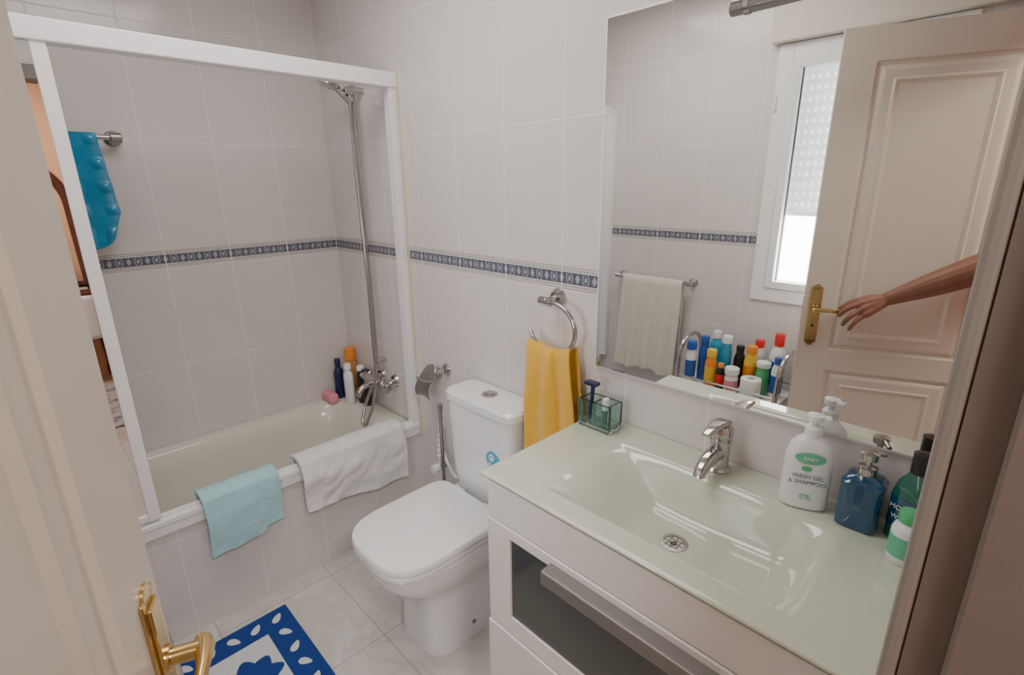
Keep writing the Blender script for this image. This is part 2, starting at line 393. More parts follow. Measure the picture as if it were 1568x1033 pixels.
ps.append(tube('hose',[(.39,-.062,1.88),(.41,-.075,1.6),(.425,-.075,1.2),(.43,-.08,.9),(.45,-.10,.66),(.455,-.15,.50),(.43,-.17,.455),(.40,-.15,.50),(.40,-.09,.63)],.0075,'chrome'))
group('shower_mixer_set',ps)
# rail with bath mat on the west wall
rz=1.73
gp=[cyl('rail',(.07,-1.40,rz),(.07,-.83,rz),.009,'chrome')]
for y in(-.84,-1.39):
    gp+=[cyl('stem',(0,y,rz),(.075,y,rz),.012,'chrome'),lathe('rose',[(.004,0),(.028,0),(.028,.008),(.02,.014),(.004,.014)],'steel',24,(0,y,rz),axis=(1,0,0)),
         cyl('knob',(.07,y+.018,rz),(.07,y-.018,rz),.018,'steel')]
group('towel_rail',gp)
def bm_fn(u,v):
    y=-1.28+.38*u
    w=1-.22*max(0,v-.75)*4*abs(u-.5)*2
    y=-1.09+(y+1.09)*w+.03*v
    z=rz+.012-.37*v-(.04*(1-abs(2*u-1)**4)*(v>.9)*(v-.9)*10)
    bub=.010*max(0,math.sin(u*math.pi*9))*max(0,math.sin(v*math.pi*9))
    return (.086+.010*math.sin(u*7)+bub,y,z)
group('hanging_bath_mat',[sheet('mat',bm_fn,100,100,'aquamat',.003),sheet('fold',lambda u,v:(.086-.034*v,-1.28+.38*u,rz+.012),10,3,'aquamat',.003),
      sheet('back',lambda u,v:(.05,-1.27+.36*u,rz+.01-.25*v),10,10,'aquamat',.003)])
# bottles ------------------------------------------------------------
def bottle(name,x,y,z,r,h,m,cap,capr=.4,caph=.15,sx=1,sy=1,label=None,rotz=0):
    bh=h*(1-caph)
    body=lathe('body',[(.001,0),(r*.9,0),(r,.006),(r,bh*.78),(r*.85,bh*.90),(r*capr*1.05,bh*.97),(r*capr*1.05,bh)],m,32,(0,0,0),sx,sy)
    c=lathe('cap',[(r*capr*.5,bh),(r*capr*1.2,bh),(r*capr*1.2,h-.004),(r*capr*1.05,h),(.001,h)],cap,28,(0,0,0),max(sx,.8),max(sy,.8))
    ps=[body,c]
    if label:
        ps.append(lathe('label',[(r*1.006,bh*.18),(r*1.012,bh*.20),(r*1.012,bh*.66),(r*1.006,bh*.68)],label,32,(0,0,0),sx,sy))
    e=group(name,ps);e.location=(x,y,z);e.rotation_euler=(0,0,rotz);return e
RZ=ZR+.001
bottle('shampoo_bottle',.055,-.095,RZ,.025,.215,'pnavy','pnavy',.5,.2)
bottle('shower_gel_bottle',.100,-.042,RZ,.034,.275,'pbrown','porange',.7,.22)
bottle('conditioner_bottle',.155,-.090,RZ,.036,.21,'pwhite','pwhite',.5,.14,1,.6,label=None)
bottle('black_shampoo_bottle',.205,-.045,RZ,.023,.20,'pblack','pwhite',.7,.12)
bottle('deodorant_bottle',.255,-.045,RZ,.021,.19,'pblack','pblack',.9,.2)
box('pink_bath_sponge',(.02,-.185,RZ),(.12,-.135,RZ+.05),'ppink',.012,3)
# ------------------------------------------------------------------ towels over the tub
def drape(name,y0,y1,botz,m,seed,inner=.10,th=.009,amp=.012,fold=0):
    L1,L2,L3=inner,.075,ZR+.05-botz
    T=L1+L2+L3;zt=ZR+.047
    def fn(u,v):
        s=v*T;y=y0+(y1-y0)*u
        n=noise.noise(Vector((u*4+seed,v*2.5,seed)))
        n2=noise.noise(Vector((u*10,v*6,seed*2.3)))
        n3=noise.noise(Vector((u*7+v*5,v*3-u*4,seed*1.3)))
        if s<L1: x=XT-.055-.008*abs(n);z=zt-(L1-s)
        elif s<L1+L2:
            t=(s-L1)/L2;x=XT-.055+.085*t;z=zt+.010*math.sin(math.pi*t)+.004*n2+fold*.5*abs(n3)
        else:
            t=(s-L1-L2)/L3;x=XT+.032+amp*(n+.5)*min(1,t*3)+.006*n2*t+.010*t+fold*abs(n3)*min(1,t*4);z=zt-(s-L1-L2)*(1+.06*n*t)-.02*math.sin(u*3.1+seed)*t
        y+=.018*n*(v-.3)
        return (x,y,z)
    return sheet(name,fn,80,80,m,th)
group('aqua_hand_towel',[drape('cloth',-.915,-.655,.305,'btow',1.3)])
group('white_bath_towel',[drape('cloth',-.575,-.11,.295,'wtow',5.1,th=.014,amp=.020,fold=.010)])
# ------------------------------------------------------------------ toilet
TX=1.245
def tr(hx,yf,yb,z,e=3.2,e2=6,cx=TX):return sring(cx,(yf+yb)/2,hx,(yb-yf)/2,z,e,72,e2)
bowl=loft('bowl',[tr(.128,-.468,-.06,0,4.5),tr(.126,-.468,-.06,.02,4.5),tr(.122,-.465,-.06,.14,4.2),tr(.125,-.475,-.06,.22,4),tr(.138,-.51,-.05,.265,3.4),tr(.160,-.565,-.04,.305,3.1),tr(.173,-.597,-.03,.35,3),tr(.179,-.610,-.03,.395,3),tr(.172,-.60,-.035,.407,3)],'white')
seat=loft('seat',[tr(.176,-.612,-.195,.409,3.2,8),tr(.182,-.618,-.192,.414,3.2,8),tr(.182,-.618,-.192,.424,3.2,8),tr(.178,-.614,-.195,.428,3.2,8)],'white')
lid=loft('lid',[tr(.178,-.614,-.185,.431,3.2,9),tr(.184,-.621,-.180,.436,3.2,9),tr(.184,-.621,-.180,.450,3.2,9),tr(.180,-.617,-.184,.457,3.2,9),tr(.165,-.600,-.195,.460,3.2,9),tr(.05,-.45,-.30,.462,3)],'white')
cis=loft('cistern',[sring(TX,-.085,.120,.055,.402,5,64),sring(TX,-.085,.150,.066,.43,5,64),sring(TX,-.085,.163,.070,.50,6,64),sring(TX,-.085,.176,.074,.785,7,64)],'white')
clid=loft('cistern_lid',[sring(TX,-.085,.174,.072,.787,7,64),sring(TX,-.085,.183,.080,.790,7,64),sring(TX,-.085,.183,.080,.815,7,64),sring(TX,-.085,.176,.073,.824,6,64),sring(TX,-.085,.12,.04,.828,4,64)],'white')
btn=[lathe('flush_ring',[(.001,0),(.030,0),(.030,.004),(.024,.006),(.001,.006)],'chrome',32,(TX,-.085,.827)),
     lathe('flush_button',[(.001,0),(.020,0),(.020,.004),(.001,.005)],'chrome',32,(TX,-.085,.832),1,.8)]
hing=[cyl('hinge_l',(TX-.10,-.178,.44),(TX-.055,-.178,.44),.012,'white'),cyl('hinge_r',(TX+.055,-.178,.44),(TX+.10,-.178,.44),.012,'white')]
sk=TX+.088
stk=[cyl('sticker',(sk,-.154,.628),(sk,-.1592,.628),.034,'labelb',32),
     cyl('sticker_face',(sk-.005,-.1590,.638),(sk-.005,-.1597,.638),.014,'pwhite',20),cyl('sticker_drop',(sk+.017,-.1590,.615),(sk+.017,-.1597,.615),.008,'pwhite',16),
     cyl('sticker_dot',(sk-.013,-.1590,.609),(sk-.013,-.1597,.609),.009,'btow',16),cyl('sticker_eye_l',(sk-.010,-.1595,.640),(sk-.010,-.160,.640),.003,'dark',10),cyl('sticker_eye_r',(sk,-.1595,.640),(sk,-.160,.640),.003,'dark',10)]
screws=[cyl('bolt_cap',(TX+.118,-.30,.06),(TX+.129,-.30,.06),.008,'steel',16)]
group('toilet',[bowl,seat,lid,cis,clid]+btn+hing+stk+screws)
group('toilet_brush',[lathe('holder',[(.001,0),(.045,0),(.048,.01),(.044,.16),(.04,.17),(.001,.17)],'pwhite',32,(.985,-.12,0)),cyl('handle',(.985,-.12,.17),(.985,-.12,.70),.0075,'steel'),lathe('knob',[(.001,0),(.010,.003),(.010,.03),(.001,.034)],'steel',20,(.985,-.12,.69))])
wt=[cyl('valve',(.86,0,.36),(.86,-.06,.36),.013,'chrome'),cyl('valve_knob',(.86,-.055,.36),(.86,-.085,.36),.02,'pwhite'),
    tube('supply_hose',[(.86,-.05,.37),(.88,-.05,.45),(.93,-.06,.42),(1.0,-.07,.38),(1.09,-.08,.425)],.007,'pwhite')]
group('water_inlet_valve',wt)
br=[cyl('shaft',(.865,-.05,.40),(.865,-.03,.58),.006,'pwhite')]
for i in range(7):br.append(lathe('bead',[(.001,0),(.013,.004),(.013,.012),(.001,.016)],'pwhite',16,(.865,-.048+.0028*i,.41+.024*i)))
group('bidet_sprayer',br)
tp=[lathe('rose',[(.001,0),(.026,0),(.026,.006),(.016,.016),(.001,.018)],'chrome',28,(.885,0,.81),axis=(0,-1,0)),
    cyl('stem',(.885,0,.81),(.885,-.065,.81),.009,'chrome'),cyl('finial',(.885,-.06,.80),(.885,-.06,.845),.011,'chrome',20,.006),
    tube('arm',[(.885,-.06,.81),(.87,-.065,.775),(.83,-.07,.76),(.76,-.07,.76)],.006,'chrome'),
    sheet('cover',lambda u,v:(.755+.10*u,-.01-.070*math.sin(v*math.pi*.62),.80-.12*v+.012*math.sin(u*3.1)),16,16,'steel',.002)]
group('toilet_paper_holder',tp)
# towel ring and yellow towel
rc=Vector((1.515,-.062,1.120));rr=.092
arcp=[tuple(rc+Vector((rr*math.cos(a),0,rr*math.sin(a)*.88))) for a in [math.radians(108-i*14.3) for i in range(20)]]
group('towel_ring',[lathe('rose',[(.001,0),(.030,0),(.030,.006),(.02,.02),(.001,.022)],'chrome',28,(1.49,0,1.205),axis=(0,-1,0)),
    cyl('stem',(1.49,0,1.205),(1.49,-.072,1.202),.011,'chrome'),cyl('knuckle',(1.465,-.062,1.204),(1.515,-.062,1.20),.013,'chrome'),tube('ring',arcp,.007,'chrome')])
def ytow(u,v):
    T=.80;s=v*T;top=.30
    wid=.165;zt=1.052
    if s<top: t=(top-s)/top; z=zt-.30*t;y=-.042+.010*t;w=wid+.02*t;sgn=-1
    else:
        t=(s-top)/(T-top); z=zt-.39*t;y=-.084-.012*t;w=wid+.045*t;sgn=1
    if abs(s-top)<.03: 
        k=(s-top)/.03;y=-.063-.021*k;z=zt+.006*(1-k*k)
    cx=1.512+.030*t
    arcz=-.006+ (.022*(2*u-1)**2 if t<.2 else .022*(2*u-1)**2*(1-(t-.2)/.8))
    x=cx+w*(u-.5)
    f=.010*math.sin(u*15+1.5*t)*min(1,t*2+.25)+.006*noise.noise(Vector((u*6,t*3,2)))
    if u>.62 and sgn>0: y+= .012
    y2=y-f*sgn
    if sgn<0:y2=min(y2,-.012)
    return (x,y2,z+arcz+.03*(u-.4)*t)
group('yellow_hand_towel',[sheet('cloth',ytow,70,100,'yellow',.008)])
# ------------------------------------------------------------------ vanity
VL,VR,VF,ZV=1.645,2.49,-.483,.862
def sst(t):t=max(0,min(1,t));return t*t*(3-2*t)
def bowlz(x,y):
    fx=min(sst((x-1.785)/.20),sst((2.36-x)/.10));fy=min(sst((y+.425)/.075),sst((-.105-y)/.085))
    f=min(fx,fy)*.35+.65*fx*fy
    r=math.hypot(x-2.07,y+.27)
    return -.088*f-.012*max(0,1-r/.2)*f
NX,NY=150,96
def gtop(u,v):
    x=VL+(VR-VL)*u;y=VF+(-.002-VF)*v
    e=.004*max(0,1-min(x-VL,VR-x,y-VF)/.006)**2
    return (x,y,ZV+bowlz(x,y)-e)
top=sheet('glass_basin_top',gtop,NX,NY,'glasstop',0)
so=top.modifiers.new('s','SOLIDIFY');so.thickness=.012;so.offset=-1
cb=[]
CF=-.462;CL=1.672
cb+=[box('side_l',(CL,CF,.02),(CL+.018,-.01,ZV-.0135),'lac',.001),box('side_r',(2.472,CF,.02),(2.488,-.01,ZV-.0135),'lac'),
     box('fascia',(CL,CF-.016,.746),(2.488,CF+.004,ZV-.0135),'lac',.0015),
     box('drawer_frame_top',(CL,CF-.02,.715),(2.488,CF-.002,.743),'lac',.0015),
     box('drawer_frame_bottom',(CL,CF-.02,.425),(2.488,CF-.002,.478),'lac',.0015),
     box('drawer_frame_left',(CL,CF-.0202,.4255),(1.752,CF-.002,.7425),'lac',.0015),
     box('drawer_frame_right',(2.405,CF-.0202,.4255),(2.488,CF-.002,.7425),'lac',.0015),
     box('drawer_glass',(1.748,CF-.014,.474),(2.41,CF-.006,.719),'frost'),
     box('lower_drawer',(CL-.004,CF-.024,.06),(2.488,CF-.002,.421),'lac',.003),
     box('plinth',(CL+.02,CF+.04,0),(2.47,-.03,.06),'lac'),
     box('back',(CL,-.012,.06),(2.488,-.004,ZV-.0135),'lac'),box('bottom',(CL,CF,.06),(2.488,-.01,.08),'lac')]
cb+=[box('pull_lip',(1.885,CF-.050,.714),(2.28,CF-.018,.728),'pull',.003),box('pull_face',(1.885,CF-.056,.692),(2.28,CF-.044,.728),'pull',.004)]
dz=ZV+bowlz(2.07,-.27)
dr=[lathe('drain_ring',[(.019,-.004),(.023,.0035),(.031,.003),(.033,0),(.033,-.003)],'steel',36,(2.07,-.27,dz)),
    cyl('drain_dark',(2.07,-.27,dz-.004),(2.07,-.27,dz+.0005),.024,'dark')]
for i in range(3):
    o=(i-1)*.012;L=math.sqrt(.022**2-o*o);dr.append(cyl('drain_bar_x',(2.07-L,-.27+o,dz+.001),(2.07+L,-.27+o,dz+.001),.0013,'pull',8));dr.append(cyl('drain_bar_y',(2.07+o,-.27-L,dz+.001),(2.07+o,-.27+L,dz+.001),.0013,'pull',8))
group('vanity_unit',[top]+cb+dr)
# faucet
fx,fy=2.065,-.058
fp=[lathe('body',[(.001,0),(.029,0),(.030,.004),(.024,.010),(.0225,.04),(.025,.07),(.027,.082),(.026,.092),(.018,.10),(.001,.102)],'chrome',36,(fx,fy,ZV)),
    lathe('cartridge_cap',[(.001,0),(.027,0),(.029,.006),(.028,.02),(.020,.032),(.001,.036)],'chrome',36,(fx,fy,ZV+.092),rot=(.18,0,0))]
def srings(pts,dims,e=3):
    out=[]
    for (y,z,ty,tz_),(w,h) in zip(pts,dims):
        n=Vector((0,-tz_,ty)).normalized();r=[]
        for i in range(32):
            a=2*math.pi*i/32;c,s=math.cos(a),math.sin(a);q=(abs(c)**e+abs(s)**e)**(-1/e)
            r.append(Vector((fx,y,z))+Vector((1,0,0))*w*q*c+n*h*q*s)
        out.append(r)
    return out
fp.append(loft('spout',srings([(fy,ZV+.048,-1,.1),(fy-.04,ZV+.054,-1,.0),(fy-.075,ZV+.048,-1,-.35),(fy-.098,ZV+.034,-.6,-.8),(fy-.104,ZV+.022,-.2,-1)],[(.019,.017),(.018,.015),(.016,.013),(.014,.012),(.013,.011)]),'chrome'))
fp.append(loft('lever',srings([(fy+.01,ZV+.125,-1,.2),(fy-.03,ZV+.132,-1,.1),(fy-.07,ZV+.128,-1,-.15),(fy-.088,ZV+.124,-1,-.2)],[(.020,.007),(.018,.006),(.013,.005),(.010,.004)]),'chrome'))
group('basin_faucet',fp)
# mirror
XM0,XM1,ZM0,ZM1=1.644,2.50,1.015,1.949
group('wall_mirror',[box('backing',(XM0,-.010,ZM0),(XM1,-.001,ZM1),'alu'),box('silvered_glass',(XM0+.006,-.014,ZM0+.006),(XM1,-.0095,ZM1-.006),'mirror')])
group('mirror_lamp',[cyl('tube_head',(1.92,-.115,1.925),(2.20,-.115,1.925),.016,'steel'),cyl('collar',(1.95,-.115,1.925),(1.965,-.115,1.925),.0185,'chrome'),
   tube('arm',[(2.06,-.115,1.935),(2.06,-.09,1.97),(2.06,-.03,1.99),(2.06,-.01,1.99)],.006,'chrome'),box('wall_plate',(2.02,-.02,1.965),(2.10,0,2.015),'chrome',.003)])
# things on the vanity
g0=(1.715,-.075)
tb=[box('base',(g0[0]-.055,g0[1]-.032,ZV+.001),(g0[0]+.055,g0[1]+.032,ZV+.018),'clear',.003)]
for nm,a,b in(('wall_f',(-.055,-.032),(.055,-.0245)),('wall_b',(-.055,.0245),(.055,.032)),('wall_l',(-.055,-.024),(-.046,.024)),('wall_r',(.046,-.024),(.055,.024)),('divider',(-.004,-.024),(.004,.024))):
    tb.append(box(nm,(g0[0]+a[0],g0[1]+a[1],ZV+.0185),(g0[0]+b[0],g0[1]+b[1],ZV+.085),'clear',.001))
group('glass_toothbrush_holder',tb)
group('razor',[cyl('handle',(g0[0]-.025,g0[1]-.01,ZV+.020),(g0[0]-.03,g0[1]+.005,ZV+.125),.005,'pnavy',16,.0065),box('head',(g0[0]-.052,g0[1]-.012,ZV+.122),(g0[0]-.010,g0[1]+.014,ZV+.133),'pnavy',.003)])
group('toothpaste_tube',[cyl('cap',(g0[0]+.022,g0[1],ZV+.06),(g0[0]+.02,g0[1],ZV+.095),.010,'pwhite'),cyl('body',(g0[0]+.024,g0[1],ZV+.020),(g0[0]+.022,g0[1],ZV+.06),.008,'mint',20,.010)])
def pumpb():
    r=[sring(0,0,.042,.022,0.0,2.6,48),sring(0,0,.046,.026,.004,2.6,48),sring(0,0,.047,.027,.05,2.6,48),sring(0,0,.046,.026,.115,2.6,48),sring(0,0,.040,.024,.145,2.5,48),sring(0,0,.026,.019,.160,2.2,48),sring(0,0,.016,.015,.168,2,48),sring(0,0,.015,.015,.172,2,48)]
    p=[loft('body',r,'pwhite')]
    p.append(lathe('collar',[(.001,.168),(.017,.168),(.017,.186),(.012,.190),(.001,.190)],'pwhite',28))
    p.append(lathe('plunger',[(.001,.188),(.006,.188),(.006,.200),(.015,.202),(.016,.214),(.001,.218)],'pwhite',24))
    p.append(box('nozzle',(.0,-.008,.202),(.030,.008,.214),'pwhite',.004))
    R=Matrix.Rotation(math.pi/2,4,'X')
    def surf(x,z,off=.0006):
        return -.027*(1-abs(x/.047)**2.6)**(1/2.6)-off
    vs=[];n=40
    vs.append((0,surf(0,0,.0016),.124))
    for i in range(n):
        a=2*math.pi*i/n;x=.029*math.cos(a);z=.124+.013*math.sin(a);vs.append((x,surf(x,z,.0012),z))
    p.append(mk('label_badge',vs,[(0,1+i,1+(i+1)%n) for i in range(n)],'labelg'))
    for i,(s,zz,sz) in enumerate((('BABY',.1205,.011),('WASH GEL',.078,.0125),('& SHAMPOO',.064,.0125),('0%',.028,.018))):
        p.append(text('print_%d'%i,s,sz,'pwhite' if i==0 else ('labelg' if i==3 else 'text'),Matrix.Translation((0,-.0292,zz))@R))
    vs=[(0,surf(0,0,.001),.100)]
    for i in range(20):
        a=2*math.pi*i/20;x=-.004+.010*math.cos(a);z=.100+.006*math.sin(a);vs.append((x,surf(x,z,.001),z))
    p.append(mk('leaf_print',vs,[(0,1+i,1+(i+1)%20) for i in range(20)],'pgreen'))
    e=group('pump_shampoo_bottle',p);e.location=(2.262,-.072,ZV+.001);e.rotation_euler=(0,0,math.radians(20));return e
pumpb()
def soapd():
    p=[loft('body',[sring(0,0,.034,.034,0,6,48),sring(0,0,.037,.037,.004,6,48),sring(0,0,.037,.037,.100,6,48),sring(0,0,.030,.030,.110,4,48),sring(0,0,.014,.014,.115,2.2,48)],'teal'),
       lathe('collar',[(.001,.114),(.018,.114),(.018,.130),(.001,.132)],'chrome',28),lathe('stem',[(.001,.13),(.006,.13),(.006,.146),(.015,.147),(.016,.160),(.001,.164)],'chrome',24),
       tube('spout',[(0,0,.154),(.01,.015,.156),(.02,.03,.152)],.005,'chrome')]
    e=group('blue_soap_dispenser',p);e.location=(2.365,-.062,ZV+.001);return e
soapd()
def mouthw():
    p=[loft('body',[sring(0,0,.030,.022,0,4,48),sring(0,0,.033,.025,.004,4,48),sring(0,0,.033,.025,.10,4,48),sring(0,0,.030,.022,.125,3,48),sring(0,0,.015,.015,.15,2,48)],'mint'),
       lathe('cap',[(.001,.15),(.017,.15),(.017,.19),(.001,.193)],'pblack',24),
       loft('label',[sring(0,0,.0338,.0258,.03,4,48),sring(0,0,.0338,.0258,.095,4,48)],'teal',False,False),
       text('print','MOUTH',.014,'pwhite',Matrix.Translation((0,-.0265,.07))@Matrix.Rotation(math.pi/2,4,'X')),text('print2','WASH',.014,'pwhite',Matrix.Translation((0,-.0265,.05))@Matrix.Rotation(math.pi/2,4,'X'))]
    e=group('mouthwash_bottle',p);e.location=(2.447,-.062,ZV+.001);e.rotation_euler=(0,0,math.radians(-25));return e
mouthw()
bottle('lotion_bottle',2.452,-.135,ZV+.001,.024,.105,'pwhite','pgreen',.6,.2,label='labelg')
# ------------------------------------------------------------------ south wall towel rail + towel
sx0,sx1,sz,sy=.786,1.25,1.022,YS+.06
sp=[cyl('bar',(sx0,sy,sz),(sx1,sy,sz),.007,'chrome')]
for x in(sx0+.01,sx1-.01):
    sp+=[cyl('stem',(x,YS,sz),(x,sy-.004,sz),.010,'chrome'),lathe('rose',[(.001,0),(.024,0),(.024,.006),(.012,.014),(.001,.014)],'chrome',24,(x,YS,sz),axis=(0,1,0)),cyl('end',(x-.02,sy,sz),(x+.02,sy,sz),.012,'chrome')]
group('wall_towel_bar',sp)
def ct(u,v):
    x=.84+.37*u
    if v<.4: t=(.4-v)/.4;y=sy-.012-.004*t;z=sz+.008-.42*t
    else: t=(v-.4)/.6;y=sy+.012+.012*t;z=sz+.008-.55*t
    if abs(v-.4)<.02:k=(v-.4)/.02;y=sy+.012*k;z=sz+.008+.004*(1-k*k)
    y+=.013*math.sin(u*24+2*math.sin(t*2))*(.25+t)*(1 if v>.4 else .3)
    x+=.02*(u-.5)*t-.015*t
    return (x,max(y,YS+.012),z-.01*math.sin(u*9)*t)
group('cream_bath_towel',[sheet('cloth',ct,80,60,'ctow',.007)])
# trolley with bottles
cz=.565;cx0,cx1,cy0,cy1=1.34,1.82,-1.40,-1.15
cp=[]
for x in(cx0,cx1):
    cp.append(tube('arch',[(x,cy1,.05),(x,cy1,cz+.10),(x,cy1-.03,cz+.19),(x,(cy0+cy1)/2,cz+.225),(x,cy0+.03,cz+.19),(x,cy0,cz+.10),(x,cy0,.05)],.011,'chrome'))
    for y in(cy0,cy1):
        cp.append(cyl('caster',(x-.01,y,.025),(x+.01,y,.025),.025,'dark'))
for zz in(.16,.36,cz):
    cp.append(box('shelf',(cx0,cy0,zz-.014),(cx1,cy1,zz-.002),'pwhite',.004))
    for y in(cy0,cy1):cp.append(cyl('rim',(cx0,y,zz+.035),(cx1,y,zz+.035),.005,'chrome'))
group('bathroom_trolley',cp)
def cb_(name,x,y,r,h,m,c,**k):return bottle(name,x,y,cz-.001,r,h,m,c,**k)
cb_('spray_bottle',1.385,-1.195,.026,.215,'pwhite','pblue',capr=.8,caph=.2,label='pblue')
cb_('spray_bottle',1.425,-1.255,.028,.235,'pblue','pblue',capr=.6,caph=.18)
cb_('lotion_bottle',1.45,-1.335,.034,.25,'labelb','pwhite',capr=.5)
cb_('sunscreen_bottle',1.487,-1.205,.028,.19,'porange','pyellow',capr=.7,caph=.2,label='pyellow')
cb_('hairspray_can',1.525,-1.285,.025,.25,'labelb','pwhite',capr=.8)
cb_('small_dark_bottle',1.540,-1.20,.020,.13,'pblack','porange',capr=.6,label='pred')
cb_('cream_jar',1.598,-1.195,.031,.125,'pwhite','pwhite',capr=.9,caph=.25,label='ppink')
cb_('gel_bottle',1.588,-1.295,.026,.21,'pblack','pblack',capr=.6)
cb_('sunscreen_bottle',1.650,-1.275,.030,.225,'pyellow','porange',capr=.7,label='porange')
cb_('shampoo_bottle',1.655,-1.355,.03,.24,'pwhite','pred',capr=.6)
cb_('green_tub',1.715,-1.262,.030,.165,'pgreen','pwhite',capr=.9)
cb_('cleaner_bottle',1.745,-1.345,.036,.29,'pwhite','pred',capr=.5,caph=.2,label='pblue')
cb_('cleaner_bottle',1.780,-1.255,.025,.20,'pwhite','pblue',capr=.6,label='pblue')
tpr=lathe('roll',[(.018,.002),(.044,0),(.046,.004),(.046,.092),(.044,.096),(.018,.096),(.018,.002)],'pwhite',40)
e=group('toilet_paper_roll',[tpr]);e.location=(1.695,-1.182,cz)
# ------------------------------------------------------------------ door leaf
F=Vector((DF[0],DF[1],0));H=Vector((DH[0],DH[1],0));dd=(H-F).normalized();nn=Vector((-dd.y,dd.x,0));LW=(H-F).length
DM=Matrix(((dd.x,nn.x,0,F.x),(dd.y,nn.y,0,F.y),(0,0,1,0),(0,0,0,1)))
def rectloop(s0,s1,z0,z1,n):return [Vector((s0,n,z0)),Vector((s1,n,z0)),Vector((s1,n,z1)),Vector((s0,n,z1))]
TD=.035
def panelface(name,s0,s1,z0,z1,side):
    prof=[(0,0),(.006,-.007),(.016,-.009),(.026,-.002),(.034,0.0),(.060,0.0),(.068,.004),(.082,-.002),(.088,-.002)]
    vs=[];fs=[]
    for off,dep in prof:
        n=(dep if side>0 else -TD-dep)
        vs+=rectloop(s0+off,s1-off,z0+off,z1-off,n)
    for k in range(len(prof)-1):
        for i in range(4):
            j=(i+1)%4;fs.append((k*4+i,k*4+j,k*4+4+j,k*4+4+i))
    b=(len(prof)-1)*4;fs.append((b,b+1,b+2,b+3))
    return mk(name,vs,fs,'door')
dp=[]
p0,p1=.115,LW-.115;za,zb_,zc_,zd_=.17,.77,.86,ZD-.115
def slab(a,b):return box('rail',a,b,'door',0)
dp+=[slab((0,-TD,.008),(p0,0,ZD)),slab((p1,-TD,.008),(LW,0,ZD)),slab((p0,-TD,.008),(p1,0,za)),slab((p0,-TD,zb_),(p1,0,zc_)),slab((p0,-TD,zd_),(p1,0,ZD))]
for sd in(1,-1):
    dp+=[panelface('panel_up',p0,p1,zc_,zd_,sd),panelface('panel_low',p0,p1,za,zb_,sd)]
pz=1.01;ps_=.042;LZ=.024
def plate(sd):
    o=.0 if sd>0 else -TD
    q=[box('plate',(ps_-.022,min(o,o+sd*.004),pz-.125),(ps_+.022,max(o,o+sd*.004),pz+.115),'brass',.0018),
       box('plate_inner',(ps_-.015,min(o+sd*.003,o+sd*.008),pz-.112),(ps_+.015,max(o+sd*.003,o+sd*.008),pz+.102),'brass',.002),
       cyl('plate_crown',(ps_,o,pz+.113),(ps_,o+sd*.004,pz+.113),.014,'brass'),cyl('plate_foot',(ps_,o,pz-.123),(ps_,o+sd*.004,pz-.123),.014,'brass'),
       cyl('spindle',(ps_,o+sd*.004,pz+LZ),(ps_,o+sd*.042,pz+LZ),.010,'brass'),cyl('collar',(ps_,o+sd*.004,pz+LZ),(ps_,o+sd*.012,pz+LZ),.015,'brass'),
       cyl('keyhole',(ps_,o+sd*.007,pz-.05),(ps_,o+sd*.0095,pz-.05),.006,'dark')]
    R=[]
    for s,n,z,w,h in((-.012,.042,0,.010,.011),(.0,.045,0,.011,.011),(.03,.047,.001,.007,.009),(.055,.047,.001,.006,.008),(.078,.045,-.002,.006,.009),(.088,.041,-.005,.005,.008)):
        ring=[]
        for i in range(24):
            a=2*math.pi*i/24;ring.append(Vector((ps_+s,o+sd*(n+w*math.cos(a)),pz+LZ+z+h*math.sin(a))))
        R.append(ring)
    q.append(loft('lever',R,'brass'))
    return q
dp+=plate(1)+plate(-1)
dp.append(box('latch_plate',(-.001,-TD/2-.01,pz-.05),(.001,-TD/2+.01,pz+.07),'brass'))
for z in(.25,1.0,1.8):dp.append(cyl('hinge',(LW+.003,.004,z),(LW+.003,.004,z+.09),.006,'brass'))
bpy.context.view_layer.update()
for o in dp:o.matrix_world=DM@o.matrix_world
bpy.context.view_layer.update()
group('door_1',dp)
# ------------------------------------------------------------------ arm holding the handle
AS,AZ=-.014,.012
def DL(s,n,z):return F+dd*(s+AS)+nn*n+Vector((0,0,z+AZ))
def skin(name,pts,edges,rad,root=0,sub=2):
    me=bpy.data.meshes.new(name);me.from_pydata([tuple(p) for p in pts],edges,[]);o=link(bpy.data.objects.new(name,me))
    md=o.modifiers.new('sk','SKIN');md.use_smooth_shade=True
    sv=me.skin_vertices[0].data
    for i,r in enumerate(rad):
        sv[i].radius=r if isinstance(r,tuple) else (r,r);sv[i].use_root=(i==root)
    s=o.modifiers.new('ss','SUBSURF');s.levels=sub;s.render_levels=sub
    bpy.context.view_layer.update()
    m2=bpy.data.meshes.new_from_object(o.evaluated_get(bpy.context.evaluated_depsgraph_get()))
    COL.objects.unlink(o);bpy.data.objects.remove(o)
    return link(bpy.data.objects.new(name,m2))
def chain(name,pts,rad,**k):return skin(name,pts,[(i,i+1) for i in range(len(pts)-1)],rad,**k)
ZL=pz+.02
W=DL(.295,.066,ZL+.066)
arm=[chain('forearm',[DL(.85,.14,1.50),DL(.72,.14,1.385),DL(.60,.135,1.275),DL(.52,.125,1.228),DL(.42,.10,1.168),DL(.35,.08,1.128),W,DL(.270,.064,ZL+.056)],[.060,.056,.056,.058,.050,.039,.030,.029])]
kn=[DL(.208,.050,ZL+.050),DL(.199,.066,ZL+.034),DL(.202,.079,ZL+.012),DL(.212,.086,ZL-.010)]
for i,k in enumerate(kn):
    arm.append(chain('meta%d'%i,[W+(k-W)*.05,W+(k-W)*.5+nn*.003,k+(k-W)*.03],[.022,.0200,.0158]))
